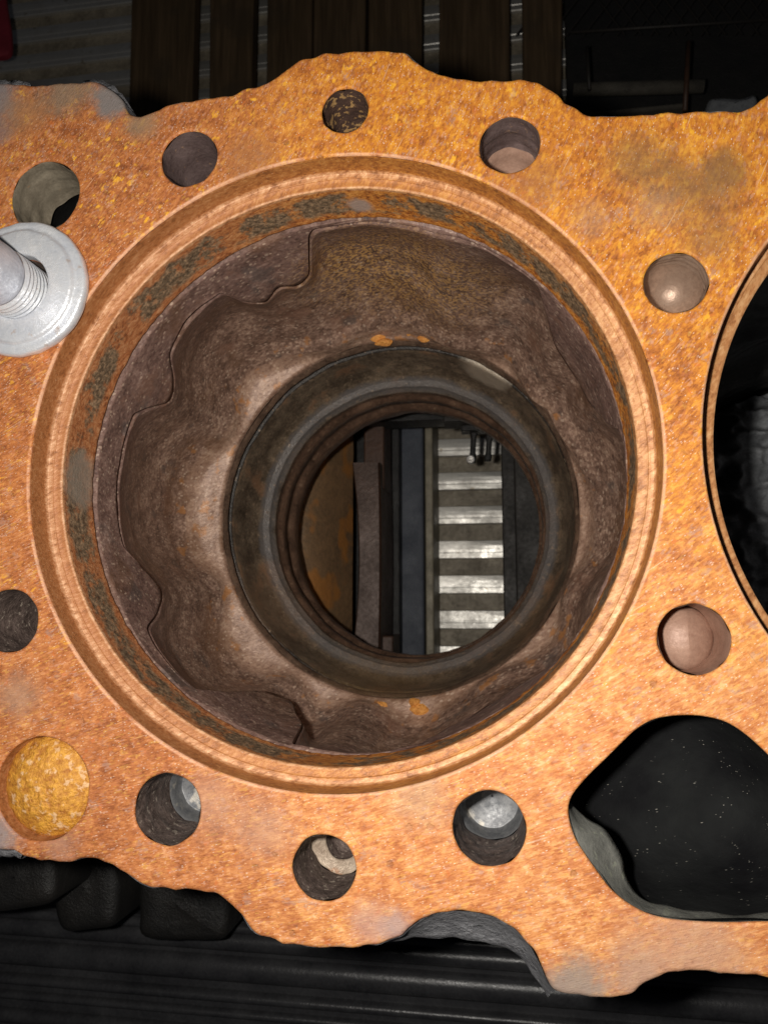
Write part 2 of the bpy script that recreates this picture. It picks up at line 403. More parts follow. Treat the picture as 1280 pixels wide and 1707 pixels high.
M = dict(
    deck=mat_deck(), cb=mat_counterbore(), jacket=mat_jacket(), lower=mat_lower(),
    black=mat_dusty_black(), wood=mat_wood(),
    hole=simple("brown_hole_wall", (.05, .032, .026), (.19, .14, .12), 260, .55, .1, .7, .0005, spots=(600, .60, (.5, .42, .34), .6)),
    purple=simple("purple_grey_iron", (.10, .065, .06), (.21, .15, .14), 140, .5, .1, .5, .0004, spots=(500, .63, (.42, .25, .14), .5)),
    gold=simple("dark_iron_with_ochre_flakes", (.05, .028, .022), (.13, .075, .055), 240, .6, .1, .6, .0004, spots=(430, .52, (.60, .36, .14), .8)),
    grey=simple("olive_grey_iron", (.14, .115, .08), (.27, .23, .17), 200, .6, 0, .5, .0003, spots=(240, .66, (.42, .22, .09), .7)),
    tan=simple("tan_pink_iron", (.30, .17, .12), (.48, .30, .22), 110, .5, .1, .4, .0003),
    thread=simple("worn_thread_steel", (.42, .40, .38), (.82, .80, .76), 300, .35, .45, .5, .0003, spots=(160, .6, (.28, .15, .09), .7)),
    drill=simple("drilled_steel", (.11, .115, .125), (.25, .25, .25), 240, .52, .5, .15, .0002, spots=(160, .58, (.50, .46, .39), .6)),
    seat=simple("pale_rusty_seat", (.30, .22, .16), (.66, .54, .42), 260, .5, .3, .6, .0004, spots=(220, .62, (.34, .16, .08), .7)),
    dark=simple("black_iron_and_shade", (.006, .006, .006), (.022, .020, .018), 60, .5, 0, .5, .001),  # black parts; also paints the shade of deep holes and the second bore
    steel=simple("grey_cast_edge", (.13, .13, .14), (.30, .30, .315), 240, .55, .2, .8, .0007, spots=(500, .6, (.38, .37, .37), .5)),
    olive=simple("olive_grey_cast_wall", (.16, .16, .145), (.30, .30, .265), 130, .55, .1, .35, .0005, spots=(300, .6, (.42, .44, .34), .5)),
    zinc=simple("zinc_plated_steel", (.68, .71, .77), (.94, .95, .97), 130, .30, .40, .45, .00035, 800, spots=(210, .64, (.55, .42, .34), .6)),
    zincs=simple("zinc_shank", (.50, .54, .62), (.76, .80, .88), 260, .42, .35, .5, .0003, 1300),
    plug=simple("crusty_yellow_rust", (.38, .12, .02), (.88, .44, .06), 420, .42, 0, .8, .0005, 1300, spots=(360, .56, (.90, .60, .34), .7)),
    blue=simple("dark_blue_painted_steel", (.040, .047, .064), (.075, .085, .108), 60, .6, 0, .4, .0005),
    strip=simple("olive_brown_flange", (.16, .14, .10), (.32, .28, .20), 90, .5, .1, .4, .0006),
    rib=simple("worn_bright_steel", (.50, .48, .44), (.72, .70, .65), 50, .42, .75, .2, .0004, 350, spots=(110, .62, (.30, .24, .16), .7)),
    valley=simple("brown_grimy_steel", (.15, .125, .09), (.36, .31, .23), 60, .5, .1, .6, .001, 300),
    rustp=simple("rusty_crankcase_plate", (.14, .09, .05), (.34, .20, .10), 32, .5, .1, .5, .001, 400, spots=(26, .5, (.46, .19, .045), .8)),
    brownp=simple("brown_crankcase_web", (.040, .019, .011), (.085, .040, .022), 30, .5, .1, .2, .001, 400),
    umber=simple("dark_umber_iron", (.012, .010, .008), (.026, .021, .017), 50, .6, .0, .2, .001, 400),
    gloss=simple("black_ribbed_plastic", (.020, .020, .023), (.055, .055, .058), 50, .32, 0, .3, .0005, 600),
    rag=simple("grey_rag_cloth", (.10, .105, .115), (.27, .28, .29), 60, .9, 0, .6, .001, 900),
    red=simple("dark_red_webbing", (.12, .004, .012), (.20, .01, .022), 80, .8, 0, .5, .0006),
    scale=simple("orange_rust_scale", (.60, .22, .04), (.88, .42, .10), 400, .55, 0, .9, .0006),
    mudgrey=simple("dirty_grey_timber", (.035, .03, .024), (.09, .08, .062), 60, .8, 0, .5, .001),
)


# ------------------------------------------------------------------ mesh helpers
class MB:
    def __init__(s): s.v = []; s.f = []

    def add(s, vs, fs):
        o = len(s.v); s.v += [tuple(p) for p in vs]; s.f += [tuple(i+o for i in f) for f in fs]; return o

    def grid(s, rows, closed=True):
        n = len(rows[0]); o = len(s.v)
        for r in rows: s.v += [tuple(p) for p in r]
        for i in range(len(rows)-1):
            for j in range(n if closed else n-1):
                k = (j+1) % n
                s.f.append((o+i*n+j, o+i*n+k, o+(i+1)*n+k, o+(i+1)*n+j))
        return o

    def box(s, x0, x1, y0, y1, z0, z1, b=0.0):
        if b <= 0:
            vs = [(x, y, z) for z in (z0, z1) for y in (y0, y1) for x in (x0, x1)]
            s.add(vs, [(0, 2, 3, 1), (4, 5, 7, 6), (0, 1, 5, 4), (2, 6, 7, 3), (0, 4, 6, 2), (1, 3, 7, 5)]); return
        def ring(e, z): return [(x0+e, y0+e, z), (x1-e, y0+e, z), (x1-e, y1-e, z), (x0+e, y1-e, z)]
        rows = [ring(b, z0), ring(0, z0+b), ring(0, z1-b), ring(b*.3, z1-b*.3), ring(b, z1)]
        o = s.grid(rows); s.f += [(o+3, o+2, o+1, o), (o+16, o+17, o+18, o+19)]

    def build(s, name, mat, parent=None, smooth=True):
        me = bpy.data.meshes.new(name); me.from_pydata(s.v, [], s.f); me.validate(); me.update()
        ob = bpy.data.objects.new(name, me); C.objects.link(ob)
        ms = mat if isinstance(mat, (list, tuple)) else [mat]
        for m in ms: me.materials.append(m)
        if smooth:
            for p in me.polygons: p.use_smooth = True
        if parent is not None: ob.parent = parent; ob.matrix_parent_inverse = parent.matrix_world.inverted()
        return ob


def empty(name, loc):
    o = bpy.data.objects.new(name, None); C.objects.link(o); o.location = loc
    o.empty_display_size = .01
    bpy.context.view_layer.update()
    return o


def tag(o, label=None, cat=None, group=None, kind=None):
    if label: o["label"] = label
    if cat: o["category"] = cat
    if group: o["group"] = group
    if kind: o["kind"] = kind
    return o


def spline(pts, n=6, closed=False):
    P = [Vector(p) for p in pts]; out = []
    m = len(P)
    for i in range(m if closed else m-1):
        if closed: a, b, c, d = P[i-1], P[i], P[(i+1) % m], P[(i+2) % m]
        else: a, b, c, d = P[max(i-1, 0)], P[i], P[i+1], P[min(i+2, m-1)]
        for k in range(n):
            t = k/n
            out.append(.5*((2*b)+(c-a)*t+(2*a-5*b+4*c-d)*t*t+(3*b-3*c+d-a)*t**3))
    if not closed: out.append(P[-1])
    return out


def loop_normals(L, into):
    """unit normals; into=+1: pointing to the left of the travel direction"""
    n = len(L); res = []
    for i in range(n):
        t = (L[(i+1) % n]-L[i-1]); t.normalize()
        res.append(Vector((-t.y, t.x))*into)
    return res


def area(L):
    return .5*sum(L[i-1].x*L[i].y-L[i].x*L[i-1].y for i in range(len(L)))


def nz(p, s, seed=0):
    return noise.noise(Vector((p[0]*s+seed*7.3, p[1]*s-seed*3.1, (p[2] if len(p) > 2 else 0)*s+seed)))


def mesh_grid_obj(name, rows, mat, parent, closed=True):
    b = MB(); b.grid(rows, closed); return b.build(name, mat, parent)


# ------------------------------------------------------------------ the engine block
BLOCK = empty("engine_block", (W(578, 791, 0).x, W(578, 791, 0).y, -.30))
tag(BLOCK, "rust covered cast iron engine block seen down into its empty cylinder bore", "engine block")

outline_px = [(-420, 300), (-330, 170), (-200, 142), (-80, 136), (0, 137), (60, 141), (110, 136), (160, 135), (187, 147), (203, 165), (213, 187),
  (235, 190), (265, 181), (290, 169), (320, 165), (350, 163), (380, 157), (410, 146), (440, 137), (463, 124), (487, 106), (512, 94),
  (545, 87), (600, 83), (650, 84), (675, 88), (692, 99), (708, 112), (732, 121), (762, 128), (800, 133), (845, 131), (880, 131),
  (907, 141), (930, 156), (950, 174), (975, 187), (1005, 192), (1050, 190), (1100, 187), (1160, 184), (1220, 183), (1247, 178),
  (1265, 168), (1285, 152), (1340, 110), (1450, 90), (1700, 80), (1950, 140), (2140, 350), (2220, 800), (2160, 1350), (1950, 1560), (1600, 1640),
  (1400, 1640), (1280, 1632), (1200, 1625), (1150, 1622), (1105, 1628), (1078, 1640), (1055, 1656), (1035, 1665), (1000, 1666), (960, 1662), (928, 1655),
  (912, 1636), (900, 1610), (882, 1577), (852, 1546), (812, 1527), (762, 1520), (722, 1526), (692, 1543), (664, 1562), (640, 1573), (605, 1579), (560, 1582), (510, 1579),
  (462, 1571), (432, 1560), (410, 1540), (388, 1514), (365, 1496), (340, 1488), (300, 1485), (265, 1483), (235, 1474), (207, 1456),
  (180, 1441), (152, 1433), (130, 1434), (108, 1438), (80, 1437), (45, 1430), (0, 1416), (-100, 1400), (-260, 1410), (-380, 1330), (-430, 900)]
outl = [Vector(W(a, b).xy) for a, b in spline(outline_px, 5, True)]
# small casting unevenness
outl = [p + Vector((nz(p, 260, 1), nz(p, 260, 2)))*.0007 for p in outl]
if area(outl) < 0: outl.reverse()

passage_px = [(948, 1342), (958, 1320), (984, 1290), (1010, 1265), (1036, 1239), (1062, 1215), (1092, 1199), (1130, 1193), (1170, 1194), (1210, 1204),
  (1245, 1226), (1280, 1258), (1330, 1310), (1375, 1380), (1385, 1450), (1360, 1510), (1310, 1535), (1260, 1538), (1200, 1539), (1130, 1535), (1085, 1526),
  (1050, 1509), (1020, 1485), (1000, 1460), (976, 1426), (959, 1398), (949, 1368)]
passage = [Vector(W(a, b).xy) for a, b in spline(passage_px, 5, True)]
if area(passage) < 0: passage.reverse()


def circle2(c, r, n, jit=0, seed=0):
    return [Vector((c.x+(r+jit*nz((math.cos(2*PI*i/n), math.sin(2*PI*i/n)), 2.2, seed))*math.cos(2*PI*i/n),
                    c.y+(r+jit*nz((math.cos(2*PI*i/n), math.sin(2*PI*i/n)), 2.2, seed))*math.sin(2*PI*i/n))) for i in range(n)]


def px_circle(cx, cy, rx, ry=None):
    ry = ry or rx
    a, b, c, d = W(cx-rx, cy), W(cx+rx, cy), W(cx, cy-ry), W(cx, cy+ry)
    return Vector(((a.x+b.x)/2, (c.y+d.y)/2)), ((b.x-a.x)+(c.y-d.y))/4


# (cx, cy, rx, ry, wall material, depth of plain wall, style)
HOLES = [
 (315, 263, 46, 46, 'purple', .040, 'deep'), (575, 183, 38, 38, 'gold', .040, 'deep'), (850, 240, 52, 46, 'purple', .014, 'tan'),
 (1127, 470, 54, 51, 'tanhole', .006, 'dish'), (1157, 1066, 58, 63, 'tan', .046, 'bulge'), (816, 1382, 61, 64, 'hole', .022, 'thread'),
 (540, 1448, 51, 58, 'hole', .020, 'ring'), (279, 1350, 55, 61, 'hole', .021, 'thread'), (15, 1035, 46, 55, 'hole', .040, 'deep'),
 (75, 326, 58, 56, 'grey', .0185, 'void')]
M['tanhole'] = simple("smooth_brown_hole", (.26, .17, .12), (.44, .31, .23), 70, .40, .4, .4, .0003)
RF = .0007
hole_loops = []
for i, h in enumerate(HOLES):
    c, r = px_circle(*h[:4]); hole_loops.append((circle2(c, r, 96, .00025, i), c, r, h))
studc, studr = px_circle(40, 489, 52)
plugc, plugr = px_circle(70, 1316, 83, 82)
bore_loop = circle2(BC, BR, 256, .0002, 30); bore2_loop = circle2(BC2, BR, 192, .0002, 31)

loops = [(outl, +1)]          # material lies to the left of a CCW outline
for L in [bore_loop, bore2_loop, passage, circle2(plugc, plugr, 96, .0003, 33), circle2(studc, studr*1.05, 48)] + [h[0] for h in hole_loops]:
    loops.append((L, -1))     # CCW hole: material to the right
deck = MB(); polys = []; idx = []
for L, side in loops:
    N = loop_normals(L, side)
    is_out = side > 0
    rf = RF if not is_out else .0012
    prof = [(rf+.0002, 0), (rf, 0), (rf*.62, -rf*.075), (rf*.29, -rf*.29), (rf*.075, -rf*.62), (0, -rf*1.0)]
    rows = []
    for off, z in prof:
        rows.append([(p.x+n.x*off, p.y+n.y*off, z) for p, n in zip(L, N)])
    o = deck.grid(rows if not is_out else rows)
    polys.append([Vector((*r[:2], 0)) for r in rows[0]]); idx += list(range(o, o+len(L)))
flat = [Vector(p.xy) for P in polys for p in P]; ed = []; o = 0
for P in polys:
    ed += [(o+i, o+(i+1) % len(P)) for i in range(len(P))]; o += len(P)
# a loose inner lattice keeps the triangles compact
from mathutils.geometry import delaunay_2d_cdt


def inside(pt, P):
    r = False; j = len(P)-1; x, y = pt
    for i in range(len(P)):
        a, b_ = P[i], P[j]
        if (a.y > y) != (b_.y > y) and x < (b_.x-a.x)*(y-a.y)/(b_.y-a.y)+a.x: r = not r
        j = i
    return r


res = delaunay_2d_cdt(flat, ed, [], 0, 1e-7)
for t in res[2]:
    c = sum((res[0][i] for i in t), Vector((0, 0)))/3
    if inside(c, polys[0]) and not any(inside(c, P) for P in polys[1:]):
        ii = []
        for i in t:
            src = res[3][i]
            ii.append(idx[src[0]] if src else None)
        if None not in ii and len(set(ii)) == 3: deck.f.append(tuple(ii))
dk = deck.build("deck_face", M['deck'], BLOCK)
# make all normals point up/out
import bmesh
bm = bmesh.new(); bm.from_mesh(dk.data); bmesh.ops.recalc_face_normals(bm, faces=bm.faces)
if sum(f.normal.z*f.calc_area() for f in bm.faces) < 0: bmesh.ops.reverse_faces(bm, faces=bm.faces)
bm.to_mesh(dk.data); bm.free()


def wall_rows(L, N, prof, jit=.0003, s=180, seed=0, z0=0):
    rows = []
    for off, z in prof:
        rows.append([(p.x+n.x*(off+jit*nz((p.x, p.y, z), s, seed)), p.y+n.y*(off+jit*nz((p.x, p.y, z), s, seed)), z) for p, n in zip(L, N)])
    return rows


# outer skirt of the casting: thick deck, then the narrower block side
N = loop_normals(outl, 1)
rows = wall_rows(outl, N, [(0, -.0012), (0, -.008), (.0002, -.016), (.0008, -.022), (.0018, -.027), (.0024, -.034), (.0026, -.06), (.003, -.12), (.003, -.21), (.003, -.30)], .0008, 120, 4)
mesh_grid_obj("block_side", rows, M['steel'], BLOCK)


# -- holes
def rev(c, prof, n=96, jit=0., s=200, seed=0):
    rows = []
    for r, z in prof:
        rows.append([(c.x+(r+jit*nz((math.cos(a)*r, math.sin(a)*r, z), s, seed))*math.cos(a),
                      c.y+(r+jit*nz((math.cos(a)*r, math.sin(a)*r, z), s, seed))*math.sin(a), z)
                     for a in [2*PI*i/n for i in range(n)]])
    return rows


for i, (L, c, r, h) in enumerate(hole_loops):
    dep, style, mat = h[5], h[6], M[h[4]]
    N = loop_normals(L, -1)
    prof = [(0, -RF)] + [(0.0002*math.sin(k*2.1+i), -RF-(dep-RF)*k/10) for k in range(1, 11)]
    rows = wall_rows(L, N, prof, .0007, 260, i)
    hb = mesh_grid_obj("bolt_hole", rows, mat, BLOCK)
    if style == 'thread':
        p = [(r*1.02, -dep), (r*.96, -dep-.0006), (r*.90, -dep-.0030), (r*.90, -dep-.0045), (r*.85, -dep-.0050)]
        for k in range(1, 34):
            t = k/34; p.append((r*.85*(1-t)+.00002, -dep-.0050-.0045*t-.00035*(k % 2)))
        b = MB(); b.grid(rev(c, p, 72, .0003, 300, i)); b.build("drilled_bottom", M['drill'], hb)
    elif style == 'ring':
        b = MB(); b.grid(rev(c, [(r*1.02, -dep), (r*.97, -dep-.0006), (r*.62, -dep-.0012), (r*.58, -dep-.002)], 72, .0006, 300, i)); b.build("seat_ring", M['seat'], hb)
        b = MB(); b.grid(rev(c, [(r*.58, -dep-.002), (r*.57, -dep-.012), (.00001, -dep-.013)], 48, .0008, 300, i)); b.build("oilway", M['hole'], hb)
    elif style == 'tan':
        b = MB(); b.grid(rev(c, [(r*1.02, -dep), (r*.96, -dep-.001), (r*.86, -dep-.003), (r*.80, -dep-.010), (.00001, -dep-.013)], 72, .0005, 260, i)); b.build("hole_step", M['tan'], hb)
    elif style == 'dish':
        p = [(r*math.cos(t)+.00001, -dep-.009*math.sin(t)) for t in [PI/2*k/12 for k in range(13)]]
        b = MB(); b.grid(rev(c, p, 72, .0003, 120, i)); b.build("hole_bottom", mat, hb)
    elif style == 'bulge':
        b = MB(); b.grid(rev(c, [(r, -dep), (r*.9, -dep-.02), (.00001, -dep-.022)], 48)); b.build("hole_bottom", M['dark'], hb)  # bottom coloured black to give the hole its dark crescent of shade
        cc = c+Vector((.00001, -.0002)); p = [(r*1.0, -.045), (r*.99, -.02), (r*.97, -.0155), (r*.90, -.0135), (r*.75, -.0120), (r*.5, -.0108), (r*.25, -.0101), (.00001, -.0100)]
        rows = [[(x+.0010, y, z-max(0, (x-cc.x))*.35) for x, y, z in rr_] for rr_ in rev(cc, p, 72, .0004, 120, i)]
        b = MB(); b.grid(rows); b.build("core_boss", M['tan'], hb)
    elif style == 'void':
        b = MB(); b.grid(rev(c, [(r, -dep), (r*1.3, -dep-.001), (r*1.4, -dep-.03), (.00001, -dep-.032)], 48)); b.build("cavity", M['dark'], hb)
    elif h[4] == 'tan_x':
        b = MB(); b.grid(rev(c, [(r, -dep), (r*.9, -dep-.004), (r*.45, -dep-.008), (.00001, -dep-.009)], 72, .0015, 120, i)); b.build("hole_bottom", M['tan'], hb)
    else:
        b = MB(); b.grid(rev(c, [(r, -dep), (r*.9, -dep-.02), (.00001, -dep-.022)], 48)); b.build("hole_bottom", M['dark'] if h[4] == 'tan' else mat, hb)

# stud hole
mesh_grid_obj("bolt_hole", rev(studc, [(studr*1.05, -RF), (studr*1.05, -.012), (studr, -.02), (.00001, -.021)], 48), M['hole'], BLOCK)

# core plug pressed into the deck: shallow cup with a crusty dome
mesh_grid_obj("plug_recess", rev(plugc, [(plugr, -RF), (plugr*.995, -.004), (plugr*.97, -.005)], 96, .0003, 200, 3), M['cb'], BLOCK)
pr = []
for k in range(0, 26):
    t = k/25; rr = plugr*.985*(1-t)+.00002
    z = -.0052+.0046*max(0, 1-(rr/plugr)**2)**.55
    pr.append((rr, z+.0014*max(0, 1-(rr/plugr)**2)))
rows = rev(plugc, pr, 96)
rows = [[(x, y, z+.0003*nz((x, y, 0), 420, 2)+.00025*nz((x, y, 0), 1100, 5)) for x, y, z in r] for r in rows]
mesh_grid_obj("core_plug", rows, M['plug'], BLOCK)


# -- cylinder bores
def interp(tab, a):
    n = len(tab); a = a % 360
    i = n-1
    for k in range(n):
        if tab[k][0] <= a: i = k
    if a < tab[0][0]: a += 360
    P = lambda k: (tab[k % n][0]+360*(k//n), tab[k % n][1])
    (x0, y0), (x1, y1), (x2, y2), (x3, y3) = P(i-1), P(i), P(i+1), P(i+2)
    def slope(xa, ya, xb, yb, xc, yc):
        s1, s2 = (yb-ya)/(xb-xa), (yc-yb)/(xc-xb)
        return 0 if s1*s2 <= 0 else 2*s1*s2/(s1+s2)
    m1, m2 = slope(x0, y0, x1, y1, x2, y2), slope(x1, y1, x2, y2, x3, y3)
    h = x2-x1; t = (a-x1)/h
    return (2*t**3-3*t*t+1)*y1+(t**3-2*t*t+t)*h*m1+(-2*t**3+3*t*t)*y2+(t**3-t*t)*h*m2


ZLOW = [(0, 27), (8, 30), (14, 50), (24, 64), (36, 60), (41, 44), (45, 29), (60, 26), (96, 26), (99.5, 30), (102.5, 44), (105, 56), (109, 60), (113, 56), (118, 61), (122, 54), (125.5, 39), (135, 38),
        (144, 43), (149, 54), (154, 58), (159, 46), (162, 40), (178, 39), (193, 40), (198, 50), (204, 58), (210, 50), (215, 36), (224, 33), (232, 34), (236, 50),
        (240, 78), (245, 84), (251, 68), (254.5, 58), (256.5, 42), (259, 27), (275, 26), (284, 30), (292, 46), (304, 54), (314, 40), (320, 28), (345, 27)]
BOSS = [(25, 12), (38, 8), (112, 11), (153, 9), (203, 8), (238, 7), (262, 8), (300, 12), (335, 9), (70, 9)]


def bump_sum(a, wide=1.0):
    s = 0
    for b, wdt in BOSS:
        d = (a-b+180) % 360-180
        s = max(s, math.exp(-(d/(wdt*wide))**2))
    return s


def bore_parts(c, detail, n, parent):
    mj = M['jacket'] if detail else M['dark']; ml = M['lower'] if detail else M['dark']  # second bore coloured black: its shade is put into the material
    rin = RIN
    o_ = []
    def ring(fr, fz):
        row = []
        for i in range(n):
            a = 360*i/n; ar = math.radians(a)
            r, z = fr(a), fz(a)
            row.append((c.x+r*math.cos(ar), c.y+r*math.sin(ar), z))
        return row
    J = lambda a, z, s=120, seed=0: nz((math.cos(math.radians(a))*.075, math.sin(math.radians(a))*.075, z), s, seed)
    # counterbore: step, seat ledge, pilot wall
    b = MB(); rows = []
    prof = [(BR, -RF), (BR-.0001, -.003), (BR-.0002, -.0060), (BR-.00035, -.0074), (BR-.0006, -.0079), (BR-.0007, -.0080), (BR-.0008, -.00805), (BR-.0016, -.0081), (BR-.0019, -.00812), (BR-.0020, -.00815), (BR-.0021, -.0084), (BR-.0022, -.0085), (BR-.0036, -.0086), (rin+.0006, -.0087), (rin+.0002, -.0088), (rin+.00005, -.00895), (rin, -.0092), (rin, -.0094),
            (rin, -.012), (rin+.0001, -.016), (rin, -.020), (rin, -.0232), (rin-.0002, -.0242), (rin, -.0250)]
    for r, z in prof:
        rows.append(ring(lambda a: r+.00010*J(a, z, 30, 2)+(.0003*J(a, z, 500, 3) if z < -.011 else 0), lambda a: z))
    b.grid(rows); cb = b.build("counterbore", M['cb'], parent)
    # pilot wall down to the scalloped lower lip
    b = MB(); rows = []
    rows.append(ring(lambda a: rin+.0002, lambda a: -.02502)); rows.append(ring(lambda a: rin+.0024, lambda a: -.0253)); rows.append(ring(lambda a: rin+.0024, lambda a: -.0266+.0006*J(a, 0, 40, 9)))
    for k in range(0, 13):
        t = k/12
        def fz(a): return -.0272-(max(interp(ZLOW, a), 28)*MM-.0272+.0012*J(a, 0, 90, 7))*t
        def fr(a):
            z = fz(a); return rin+.0001+.0005*J(a, z, 130, 8)-.0010*bump_sum(a, .8)*math.sin(min(1, t)*PI*.5)*.6
        rows.append(ring(fr, fz))
    for dr, dz in ((.00001, .0002), (.0003, .0006), (.0014, .0009), (.0055, .0010)):
        rows.append(ring(lambda a: rin+dr+.0004*J(a, .03, 130, 8), lambda a: -max(interp(ZLOW, a), 28)*MM-.0012*J(a, 0, 90, 7)-dz))
    b.grid(rows); b.build("pilot_wall", mj, parent)
    # water jacket
    b = MB(); rows = []
    def rj(a, t):
        bs = bump_sum(a, 1.0+.15*t)
        wide = ((.0868 if detail else .0760)+.0010*math.sin(math.radians(a*3+40)))*BR/.0788
        foot = interp([(0, .0790), (60, .0775), (95, .0770), (125, .0825), (140, .0850), (180, .0868), (225, .0868), (265, .0840), (300, .0815), (330, .0800)], a)*BR/.0788
        base = wide+(min(foot, wide)-wide)*t*t
        return base-bs*(.0070+(.0020 if 130 < a < 270 else 0)*t)+.0022*J(a, t*.1, 28, 11)+.0009*J(a, t*.1, 90, 12)
    NJ = 22
    rows.append(ring(lambda a: rin+.0055, lambda a: -max(interp(ZLOW, a), 28)*MM-.0012*J(a, 0, 90, 7)-.0010))
    rows.append(ring(lambda a: rin+.0055, lambda a: -max(interp(ZLOW, a), 28)*MM-.0012*J(a, 0, 90, 7)-.0032-.0022*max(0, J(a, .4, 45, 17))))
    for k in range(NJ+1):
        t = k/NJ
        def fz(a):
            z0 = -max(interp(ZLOW, a), 28)*MM-.0012*J(a, 0, 90, 7)-.0037-.0024*max(0, J(a, .4, 45, 17)); return z0+(-.1145-z0)*t
        def fr(a):
            r = rj(a, t)
            lip = rin+.0012
            e = max(0, 1-t*2.0); r = r+(lip-r)*e**1.2
            f = max(0, (t-.88)/.12)         # fillet towards the shelf
            return r-.0030*f*f
        rows.append(ring(fr, fz))
    # fillet and shelf
    re = .0706*BR/.0788
    for t, dz in ((.10, .0022), (.22, .0040), (.38, .0053), (.55, .0061), (.72, .0066), (.86, .0070), (.95, .0074), (.99, .0082), (1.0, .0094)):
        rows.append(ring(lambda a: (rj(a, 1)-.003)*(1-t)+(re+.0003*J(a, .2, 90, 14))*t, lambda a: -.1145-dz+.0008*J(a, t, 110, 15)*(1-t)))
    b.grid(rows); b.build("water_jacket", mj, parent)
    # lower bore
    b = MB(); rows = []
    S = BR/.0788
    prof = [(.0706, -.1239), (.0699, -.1252), (.0694, -.1268), (.0693, -.1275), (.0697, -.1277), (.0735, -.1279), (.0737, -.1326), (.0704, -.1334), (.0698, -.1338), (.0696, -.1342), (.0694, -.136), (.0692, -.1385), (.0688, -.142), (.0680, -.150), (.0668, -.1545), (.0655, -.1570), (.0643, -.1584), (.0640, -.1588), (.0618, -.1594), (.0614, -.1600), (.0613, -.163), (.0602, -.1636), (.0600, -.1650), (.0606, -.1665),
            (.0606, -.172), (.0594, -.1728), (.0592, -.181), (.0602, -.1818), (.0602, -.188), (.0586, -.1888), (.0590, -.202), (.0600, -.204), (.0660, -.206)]
    for r, z in prof:
        rows.append(ring(lambda a: r*S+.0006*J(a, z, 60, 20)+.0002*J(a, z, 300, 21), lambda a: z))
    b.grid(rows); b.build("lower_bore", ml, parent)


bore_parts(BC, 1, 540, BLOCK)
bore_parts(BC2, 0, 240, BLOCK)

# rust blisters on the shelf
def blister(px, py, z, rx, ry, h, mat, name="rust_scale"):
    c = W(px, py, z); b = MB(); rows = []
    kx = (CAM_H-z)/F_PX
    for k in range(7):
        t = k/6; row = []
        for i in range(20):
            a = 2*PI*i/20; j = 1+.25*nz((math.cos(a), math.sin(a), px), 1.5)
            row.append((c.x+rx*kx*t*j*math.cos(a), c.y+ry*kx*t*j*math.sin(a), z+h*(1-t*t)*(1+.3*nz((a, t), 3))-.0006*t))
        rows.append(row)
    b.grid(rows); b.build(name, mat, BLOCK)


for a in ((600, 558, 16, 11), (628, 557, 17, 13), (656, 545, 22, 7), (684, 553, 12, 7), (708, 558, 14, 13), (640, 570, 16, 7), (632, 1180, 17, 10), (699, 1184, 16, 10), (690, 1171, 9, 8)):
    blister(a[0], a[1], -.1200, a[2], a[3], .0018, M['scale'])

# -- oil passage: slanted near wall, dark walls, dusty floor
N = loop_normals(passage, -1)
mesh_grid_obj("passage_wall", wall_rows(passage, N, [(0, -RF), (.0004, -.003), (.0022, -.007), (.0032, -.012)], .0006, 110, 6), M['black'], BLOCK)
pa = [(944, 1338), (949, 1368), (959, 1398), (976, 1426), (1000, 1460), (1020, 1485), (1050, 1509), (1085, 1526), (1130, 1535), (1200, 1539), (1290, 1538)]
pb = [(950, 1338), (985, 1368), (1016, 1392), (1033, 1430), (1041, 1462), (1056, 1488), (1082, 1502), (1115, 1512), (1152, 1519), (1210, 1523), (1290, 1524)]
A_ = spline(pa, 5); B2 = spline(pb, 5)
rows = []
ZP = [-.0012, -.003, -.0055, -.008, -.0100, -.0115, -.017, -.030]
for k, z in enumerate(ZP):
    t = min(1, k/5)
    row = []
    for p_, q_ in zip(A_, B2):
        pp = W(*p_, -.001); qq = W(*q_, -.0115)
        g_ = pp.lerp(qq, t)
        g_ += Vector((nz((g_.x, g_.y, z), 150, 4), nz((g_.x, g_.y, z), 150, 8), 0))*.0009*min(t*2, 1)
        g_.z = z
        if k > 5:
            g_.x -= (k-5)*.003; g_.y -= (k-5)*.003
        row.append(g_)
    rows.append(row)
mesh_grid_obj("passage_lip", rows, M['olive'], BLOCK, False)
cen = sum(passage, Vector((0, 0)))/len(passage); b = MB()
b.grid([[(cen.x+(p.x-cen.x)*t+n_.x*.0032*t, cen.y+(p.y-cen.y)*t+n_.y*.0032*t, z+.0015*nz((p.x*t, p.y*t, 0), 40, 3)*(1-t)) for p, n_ in zip(passage, N)]
        for t, z in ((1, -.012), (.995, -.018), (.97, -.026), (.92, -.033), (.84, -.0385), (.74, -.042), (.6, -.0445), (.4, -.046), (.2, -.0465), (.001, -.0465))])
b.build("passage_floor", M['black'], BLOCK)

# -- arched flange under the notch at the bottom edge
pa = [(640, 1572), (664, 1561), (692, 1542), (722, 1525), (762, 1519), (812, 1526), (852, 1545), (882, 1576), (900, 1609), (912, 1636), (926, 1655)]
pb = [(644, 1574), (672, 1569), (705, 1566), (740, 1566), (775, 1569), (812, 1574), (843, 1583), (866, 1598), (882, 1618), (894, 1638), (912, 1662)]
A_ = spline(pa, 6); B2 = spline(pb, 6); rows = []
for k, (t, z) in enumerate([(0, -.0012), (.15, -.003), (.45, -.0065), (.8, -.0085), (.95, -.0098), (1, -.012), (1, -.02), (.6, -.03)]):
    row = []
    for p_, q_ in zip(A_, B2):
        pp = W(*p_, -.001); qq = W(*q_, -.010); g_ = pp.lerp(qq, t)
        g_ += Vector((nz(g_, 200, 4), nz(g_, 200, 8), 0))*.0006*min(t*2, 1); g_.z = z
        row.append(g_)
    rows.append(row)
mesh_grid_obj("arched_flange", rows, M['steel'], BLOCK, False)


